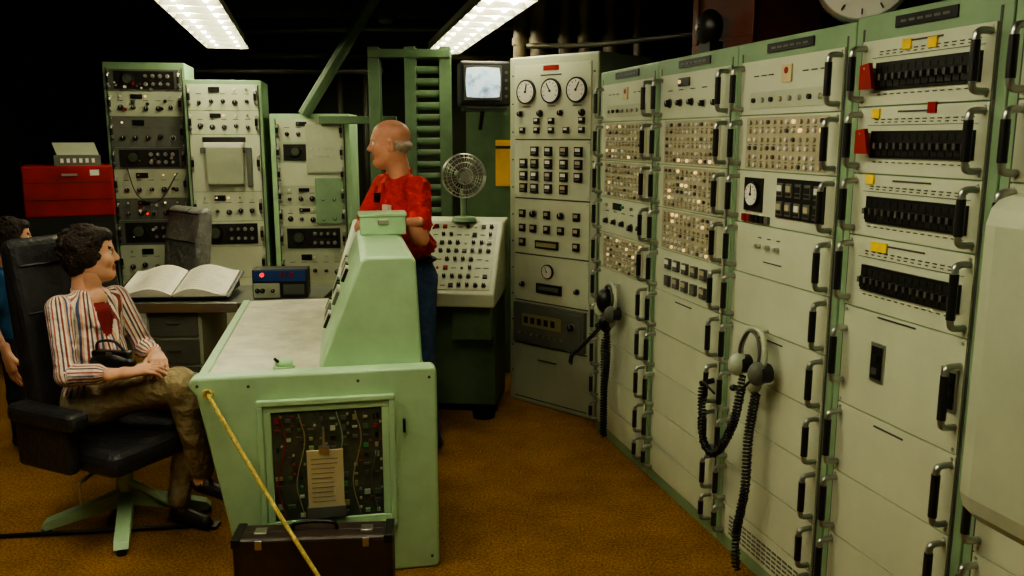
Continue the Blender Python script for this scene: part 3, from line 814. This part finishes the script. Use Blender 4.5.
def hand_prims(side,curl,skin,spread=.0):
    P=[C((-.05,0,0),.025,(.005,0,0),.024,skin,.02)]
    ys=[.027,.009,-.009,-.026]; ls=[(.042,.026,.022),(.046,.030,.023),(.043,.028,.022),(.034,.021,.019)]; kn=[.086,.090,.086,.078]
    for i in range(4):
        y=ys[i]*side
        P.append(C((.008,y*.55,0),.016,(kn[i],y,0),.0125,skin,.016))
        p=Vector((kn[i],y,0)); a=-curl*.55; sp=(1.5-i)*spread*side
        for j in range(3):
            q=p+Vector((math.cos(a)*math.cos(sp),math.sin(sp),math.sin(a)))*ls[i][j]
            P.append(C(p,.0090-.0008*j,q,.0082-.0009*j,skin,.003)); p=q; a-=curl*(.75+.1*j)
    P.append(C((.02,.018*side,-.006),.016,(.048,.043*side,-.014),.0125,skin,.014))
    P.append(C((.048,.043*side,-.014),.0115,(.076,.054*side,-.024),.0100,skin,.004))
    P.append(C((.076,.054*side,-.024),.0098,(.100,.052*side,-.034),.0082,skin,.004))
    return P
def hand(b,wrist,fw,up,side,curl,skin):
    M=frame(fw,up).to_4x4(); M.translation=Vector(wrist)
    put(b,sdf_mesh(hand_prims(side,curl,skin,.07),.003),M)
def head(b,center,fw,up,skin,hair,kind,sc=1.0):
    P=[E((-.012,0,.038),(.098,.077,.083),skin),E((.025,0,-.025),(.066,.062,.085),skin),
       C((-.005,.045,-.055),.026,(.052,.012,-.093),.024,skin,.03),C((-.005,-.045,-.055),.026,(.052,-.012,-.093),.024,skin,.03),
       C((.066,0,-.092),.020,(.060,0,-.095),.02,skin,.02),
       C((.078,-.028,.027),.012,(.078,.028,.027),.012,skin,.015),
       E((.058,.036,-.022),(.028,.026,.026),skin,None,.02),E((.058,-.036,-.022),(.028,.026,.026),skin,None,.02),
       E((.085,.030,.006),(.016,.016,.011),None),E((.085,-.030,.006),(.016,.016,.011),None),
       C((.084,0,.015),.008,(.104,0,-.022),.0115,skin,.012),E((.096,.010,-.027),(.012,.008,.008),skin,None,.006),E((.096,-.010,-.027),(.012,.008,.008),skin,None,.006),
       C((.086,-.018,-.056),.0062,(.086,.018,-.056),.0062,LIP,.006),C((.084,-.015,-.066),.0070,(.084,.015,-.066),.0070,LIP,.006),
       E((-.008,.079,-.006),(.019,.010,.034),skin,None,.006),E((-.008,-.079,-.006),(.019,.010,.034),skin,None,.006),
       E((.0,.086,-.006),(.009,.006,.018),None),E((.0,-.086,-.006),(.009,.006,.018),None),
       C((-.025,0,-.05),.056,(-.045,0,-.17),.058,skin,.04)]
    if kind=='bald':
        P+=[E((-.056,0,-.012),(.062,.073,.036),hair,None,.008)]
        for sg in (-1,1):
            P+=[C((-.040,.068*sg,.008),.006,(-.07,.055*sg,-.010),.012,hair,.01)]
            P.append(C((.088,.018*sg,.031),.0045,(.080,.045*sg,.030),.004,hair,.004))
    else:
        P+=[E((-.028,0,.048),(.105,.090,.084),hair,None,.02),E((-.060,0,-.015),(.066,.084,.082),hair,None,.02),
            E((.050,0,.085),(.045,.062,.035),hair,None,.02),
            E((-.015,.074,.01),(.042,.022,.055),hair,None,.02),E((-.015,-.074,.01),(.042,.022,.055),hair,None,.02)]
        rnd=random.Random(3)
        for i in range(150):
            th=rnd.uniform(0,2*math.pi); ph=rnd.uniform(-.9,1.5)
            x=-.03+.106*math.cos(ph)*math.cos(th); y=.091*math.cos(ph)*math.sin(th); z=.037+.095*math.sin(ph)
            if x>.035 and z<.07: continue
            if x>-.0 and z<-.02: continue
            P.append(E((x,y,z),(rnd.uniform(.009,.015),)*3,hair,None,.004))
        for sg in(-1,1): P.append(C((.088,.018*sg,.030),.0035,(.079,.045*sg,.029),.003,hair,.004))
    M=(frame(fw,up)@Matrix.Scale(sc,3)).to_4x4(); M.translation=Vector(center)
    put(b,sdf_mesh(P,.0034),M)
    o=b.M; b.M=M
    for sg in(-1,1):
        b.sph((.0745,.030*sg,.006),(.0125,.0135,.0115),EYEW,seg=12,rings=8); b.sph((.0835,.030*sg,.006),(.0042,.0055,.0055),IRIS,seg=10,rings=6)
    b.M=o
def npR(fw,up=(0,0,1)):
    return np.array(frame(fw,up))

# --- man
f=Vector((-.77,-.64,0)); l=Vector((.64,-.77,0)); l.normalize(); f.normalize()
R=npR(f)
pc=Vector((-.535,4.50,1.0)); sc_=Vector((-.575,4.42,1.445)); mid=(pc+sc_)/2
shL=sc_+l*.170; shR=sc_-l*.170
P=[]
P+=[E(sc_+Vector((0,0,-.12)),(.112,.160,.19),SHIRTR,R,.05),E(mid+f*.03+Vector((0,0,-.03)),(.130,.148,.18),SHIRTR,R,.06),E(pc+Vector((0,0,.14))+f*.01,(.128,.150,.085),SHIRTR,R,.03),
    C(shL-l*.03,.056,shR+l*.03,.056,SHIRTR,.05),C(sc_+Vector((0,0,.02)),.070,sc_+Vector((-.01,0,.07)),.056,SHIRTR,.03),
    C(sc_+Vector((-.01,0,.05)),.054,sc_+Vector((-.025,0,.15)),.050,SKINM,.02)]
cc=sc_+Vector((-.012,0,.078))
def cp(a): return cc-f*(.064*math.cos(a))+l*(.066*math.sin(a))+Vector((0,0,.012*math.cos(a)))
for i in range(10):
    a0=-2.5+5.0*i/10;a1=-2.5+5.0*(i+1)/10
    P.append(C(cp(a0),.010,cp(a1),.010,SHIRTR,.008))
P.append(C(sc_+f*.105+Vector((0,0,.02)),.010,sc_+f*.125+Vector((0,0,-.12)),.008,SHIRTR,.01))
# cloth folds at the waist and side
rf=random.Random(5)
for i in range(9):
    a=rf.uniform(-1.2,2.6); z=rf.uniform(.13,.30)
    q0=pc+f*(.125*math.cos(a))+l*(.146*math.sin(a))+Vector((0,0,z)); a2=a+rf.uniform(.3,.6)
    q1=pc+f*(.125*math.cos(a2))+l*(.146*math.sin(a2))+Vector((0,0,z-rf.uniform(.02,.06)))
    P.append(C(q0,.010,q1,.007,SHIRTR,.018))
P+=[E(pc+Vector((0,0,-.02)),(.112,.150,.12),JEANS,R,.04),E(pc+Vector((0,0,.062)),(.124,.154,.024),BELT,R,.01)]
hipL=pc+l*.085+Vector((0,0,-.06));hipR=pc-l*.085+Vector((0,0,-.06))
aL=pc+l*.10+Vector((.03,0,-.90));aR=pc-l*.10+Vector((0,.02,-.90))
for hp,an in((hipL,aL),(hipR,aR)):
    kn=(hp+an)/2+f*.02
    P+=[C(hp,.086,kn,.062,JEANS,.04),C(kn,.062,an+Vector((0,0,-.02)),.052,JEANS,.03),C(an+Vector((0,0,-.05))-f*.03,.042,an+Vector((0,0,-.062))+f*.17,.036,SHOE,.02)]
elL=Vector((-.452,4.20,1.205)); wrL=CL(-.02,1.02,1.285)
P+=[C(shL,.060,shL.lerp(elL,.74),.056,SHIRTR,.03),C(shL.lerp(elL,.6),.040,elL,.037,SKINM,.01),C(elL,.037,elL.lerp(wrL,.35),.038,SKINM,.02),C(elL.lerp(wrL,.35),.038,wrL,.025,SKINM,.02)]
elR=Vector((-.80,4.52,1.225)); wrR=CL(-.21,1.14,1.285)
P+=[C(shR,.060,shR.lerp(elR,.74),.056,SHIRTR,.03),C(shR.lerp(elR,.6),.040,elR,.037,SKINM,.01),C(elR,.037,wrR,.025,SKINM,.02)]
b=B(); put(b,sdf_mesh(P,.0080))
head(b,(-.625,4.395,1.665),(-1,-.10,-.04),(-.05,0,1),SKINM,HAIRG,'bald')
hand(b,wrL,(-.95,.1,-.10),(0,0,1),-1,.25,SKINM)
hand(b,wrR,(.35,-1,-.12),(0,0,1),1,.25,SKINM)
for cpos,ww,hh,m in ((sc_+f*.122+l*.055+Vector((0,0,-.10)),.030,.018,WHITE),(sc_+f*.122-l*.035+Vector((0,0,-.05)),.018,.025,BLACK)):
    M=frame(f).to_4x4(); M.translation=cpos; b.M=M; b.box(-.01,.008,-ww,ww,-hh,hh,m)
b.M=Matrix.Identity(4)
b.out('standing_man',fixn=False)

# --- woman
DX=Vector((.055,0,0))
f=Vector((math.cos(math.radians(-26)),math.sin(math.radians(-26)),0)); l=Vector((-f.y,f.x,0)); R=npR((f.x,f.y,0),(-.15*f.x,-.15*f.y,1))
pc=Vector((-1.85,3.57,.575))+DX; sc_=Vector((-1.875,3.585,1.0))+DX
shL=sc_+l*.142;shR=sc_-l*.142
Zv=lambda z:Vector((0,0,z))
P=[E(sc_+Zv(-.12),(.092,.136,.175),STRIPE,R,.05),E(sc_.lerp(pc,.62)+f*.02,(.104,.132,.16),STRIPE,R,.05),
   C(shL-l*.03,.045,shR+l*.03,.045,STRIPE,.05),E(pc+Zv(.05),(.12,.155,.09),STRIPE,R,.03),
   C(sc_+Zv(.01),.050,sc_+Vector((.01,0,.05)),.045,STRIPE,.02),C(sc_+Vector((.012,0,.03)),.043,sc_+f*.03+Zv(.13),.042,SKINW,.015),
   C(sc_+f*.052+Zv(-.035),.052,sc_+f*.075+Zv(-.20),.030,REDTOP,.01),E(sc_+f*.060+Zv(.018),(.030,.040,.045),SKINW,R,.008),
   C(sc_+f*.05+l*.055+Zv(.045),.014,sc_+f*.104+l*.050+Zv(-.08),.013,STRIPE,.008),C(sc_+f*.104+l*.050+Zv(-.08),.013,sc_+f*.118+l*.022+Zv(-.24),.012,STRIPE,.008),
   C(sc_+f*.05-l*.055+Zv(.045),.014,sc_+f*.104-l*.050+Zv(-.08),.013,STRIPE,.008),C(sc_+f*.104-l*.050+Zv(-.08),.013,sc_+f*.118-l*.022+Zv(-.24),.012,STRIPE,.008),
   C(sc_-f*.03+l*.045+Zv(.06),.013,sc_+f*.05+l*.055+Zv(.045),.014,STRIPE,.008),
   C(sc_-f*.03-l*.045+Zv(.06),.013,sc_+f*.05-l*.055+Zv(.045),.014,STRIPE,.008),
   E(pc+Zv(-.01),(.13,.16,.095),KHAKI,None,.04)]
hpR=pc-l*.085;hpL=pc+l*.085
knR=Vector((-1.40,3.45,.68));knL=Vector((-1.42,3.62,.575))
anR=Vector((-1.365,3.55,.26));anL=Vector((-1.48,3.56,.12))
P+=[C(hpR,.086,knR,.064,KHAKI,.04),C(knR,.064,anR,.050,KHAKI,.03),C(hpL,.086,knL,.060,KHAKI,.04),C(knL,.060,anL,.047,KHAKI,.03),
    C(anR-f*.01+Zv(-.02),.034,anR+Zv(-.06),.034,SKINW,.01),C(anR-f*.02+Zv(-.075),.034,anR+f*.14+Zv(-.095),.028,SHOE,.02),
    C(anL+Zv(-.075)-f*.02,.036,anL+Zv(-.085)+f*.15,.030,SHOE,.02)]
elR=Vector((-1.865,3.345,.745))+DX;wrR=Vector((-1.635,3.34,.755))+DX
elL=Vector((-1.72,3.75,.755))+DX;wrL=Vector((-1.585,3.55,.775))+DX
for sh,el,wr in((shR,elR,wrR),(shL,elL,wrL)):
    P+=[C(sh,.052,el,.045,STRIPE,.03),C(el,.045,el.lerp(wr,.55),.043,STRIPE,.02),C(el.lerp(wr,.4),.030,wr,.021,SKINW,.008)]
for i in range(8):
    t=rf.uniform(.45,.95); a=rf.uniform(-.5,1.6)
    c0=shR.lerp(elR,t); P.append(C(c0+f*.04*math.cos(a)-l*.04*math.sin(a),.009,c0+Zv(.03)+f*.03*math.cos(a+1)-l*.03*math.sin(a+1),.008,STRIPE,.014))
b=B(); put(b,sdf_mesh(P,.0070))
head(b,Vector((-1.835,3.60,1.205))+DX*.7,(.90,.36,.03),(-.06,0,1),SKINW,HAIRD,'hair',.95)
hand(b,wrR,(.85,.42,.10),(-.1,-.35,.9),1,.5,SKINW)
hand(b,wrL,(.45,-.85,-.06),(.1,.1,1),-1,.5,SKINW)
wo=b.out('seated_woman',fixn=False)
V=np.array(b.v); best=np.full(len(V),9.0); U=np.zeros(len(V))
def girth(p0,p1,rad,ref,scale):
    global best,U
    p0=np.array(p0);p1=np.array(p1);d=p1-p0;Ln=np.linalg.norm(d);dn=d/Ln
    t=np.clip(((V-p0)@dn)/Ln,0,1); q=V-p0-np.outer(t*Ln,dn)
    D=np.linalg.norm(q,axis=1)-rad
    ref=np.array(ref);ref=ref-dn*(ref@dn);ref/=np.linalg.norm(ref);w=np.cross(dn,ref)
    a=np.arctan2(q@w,q@ref)*scale
    up=D<best; best=np.where(up,D,best); U=np.where(up,a,U)
girth(pc,sc_+Vector((0,0,.02)),.125,-f,.118)
girth(shR+Vector((0,0,.02)),elR,.046,l,.052); girth(elR,wrR,.043,l,.052)
girth(shL+Vector((0,0,.02)),elL,.046,-l,.052); girth(elL,wrL,.043,-l,.052)
at=wo.data.attributes.new('stripe_u','FLOAT','POINT'); at.data.foreach_set('value',(U+2.0).astype(np.float32))
r=root('handbag',(-1.64,3.385,.775),math.radians(-10))
b=B(); b.sph((0,0,.01),(.105,.04,.05),BLACK,seg=24,rings=12); b.box(-.085,.085,-.02,.02,.035,.065,BLACK); b.out('bag_body',r,bevel=.01)
b=B(); b.tube(spline([(-.07,0,.06),(-.05,-.01,.10),(.02,-.01,.105),(.06,0,.06)],6),.006,LEATH); b.box(-.012,.012,-.024,-.018,.04,.06,CHROME); b.out('strap_and_clasp',r)

# --- visitor at the far left
b=B(); f=Vector((.9,-.4,0)).normalized(); l=Vector((-f.y,f.x,0)); R=npR(f)
o=Vector((-2.71,4.58,0)); Z=Zv
P=[E(o+Z(.85),(.085,.12,.18),BLUES,R),E(o+Z(.67),(.085,.115,.12),BLUES,R),C(o+l*.11+Z(.97),.04,o-l*.11+Z(.97),.04,BLUES),
   C(o+Z(.98),.04,o+Z(1.07),.036,SKINW,.02),E(o+Z(.57),(.09,.12,.09),DNAVY,R)]
for sg in(-1,1):
    P+=[C(o+l*.06*sg+Z(.54),.062,o+l*.07*sg+f*.01+Z(.29),.046,DNAVY),C(o+l*.07*sg+f*.01+Z(.29),.046,o+l*.07*sg+Z(.07),.036,DNAVY),
        C(o+l*.07*sg+Z(.035)-f*.02,.032,o+l*.07*sg+Z(.03)+f*.12,.026,SHOE,.02),
        C(o+l*.125*sg+Z(.96),.040,o+l*.16*sg+Z(.82),.038,BLUES),C(o+l*.16*sg+Z(.84),.028,o+l*.17*sg+f*.01+Z(.72),.025,SKINW),C(o+l*.17*sg+f*.01+Z(.72),.025,o+l*.15*sg+f*.08+Z(.55),.019,SKINW)]
put(b,sdf_mesh(P,.009))
head(b,o+Vector((.01,0,1.16)),(.8,.5,0),(0,0,1),SKINW,HAIRD,'hair',.86)
for sg in(-1,1): hand(b,o+l*.15*sg+f*.08+Z(.55),Vector((f.x*.3,f.y*.3,-1)),tuple(l*sg),-sg,.3,SKINW)
b.out('standing_child',fixn=False)

# ------------------------------------------------------------ room
def roombox(name,x0,x1,y0,y1,z0,z1,m):
    b=B(); b.box(x0,x1,y0,y1,z0,z1,m); return b.out(name)
roombox('floor',-5,3.5,-2,9,-.1,0,CARPET)
roombox('ceiling',-5,3.5,-2,9,3.0,3.1,CEILM)
roombox('wall_back',-5,3.5,9,9.1,0,3.0,WALLM)
roombox('wall_left',-5.1,-5,-2,9,0,3.0,WALLM)
roombox('wall_right',3.5,3.6,-2,9,0,3.0,WALLM)
roombox('wall_front',-5,3.5,-2.1,-2,0,3.0,WALLM)
b=B(); b.box(-5,3.5,8.985,9,0,.1,PIPED); b.out('baseboard_back')

# ------------------------------------------------------------ fluorescent fixtures
def lamp(x,y,z,L,rz,wd=.30,louv=True):
    r=root('fluorescent_light',(x,y,z),rz); b=B()
    b.box(-wd/2,wd/2,0,L,.06,.10,FIXT); b.prism([(-wd/2,.06),(-wd/2-.03,.0),(-wd/2-.024,.0),(-wd/2+.012,.06)],0,L,'y',FIXT); b.prism([(wd/2,.06),(wd/2+.03,.0),(wd/2+.024,.0),(wd/2-.012,.06)],0,L,'y',FIXT)
    if louv:
        n=int(L/.3)
        for i in range(n+1): b.box(-wd/2-.02,wd/2+.02,i*L/n-.006,i*L/n+.006,-.005,.03,LOUV)
    for yy in (.2,L-.2): b.cyl((0,yy,.10),(0,yy,3.0-z),.008,DARK,seg=6)
    b.out('housing',r)
    b=B()
    for xx in (-wd*.3,wd*.3): b.cyl((xx,.02,.030),(xx,L-.02,.030),.016,TUBEM,seg=8)
    b.out('tubes',r)
lamp(-.0,4.95,2.46,3.2,math.radians(11.5),.26)
lamp(-1.80,4.85,2.46,2.85,math.radians(13.5),.30)
RL=math.radians(11)
lamp(-.15,.95,2.62,2.4,RL,.3)
lamp(-1.6,1.1,2.62,2.4,RL,.3)

# ------------------------------------------------------------ world, camera
wd=bpy.data.worlds.new('world'); S.world=wd; wd.use_nodes=True
wd.node_tree.nodes['Background'].inputs[0].default_value=(.05,.05,.04,1); wd.node_tree.nodes['Background'].inputs[1].default_value=.3
cam=bpy.data.cameras.new('camera'); co=bpy.data.objects.new('camera',cam); S.collection.objects.link(co)
co.location=(0,0,1.7); co.rotation_euler=(math.radians(90-10.07),0,0); cam.lens=29.88; cam.sensor_width=36; cam.clip_start=.05
S.camera=co
S.view_settings.view_transform='AgX'
try: S.view_settings.look='AgX - Medium High Contrast'
except Exception as ex: print(ex)
S.view_settings.exposure=0.15
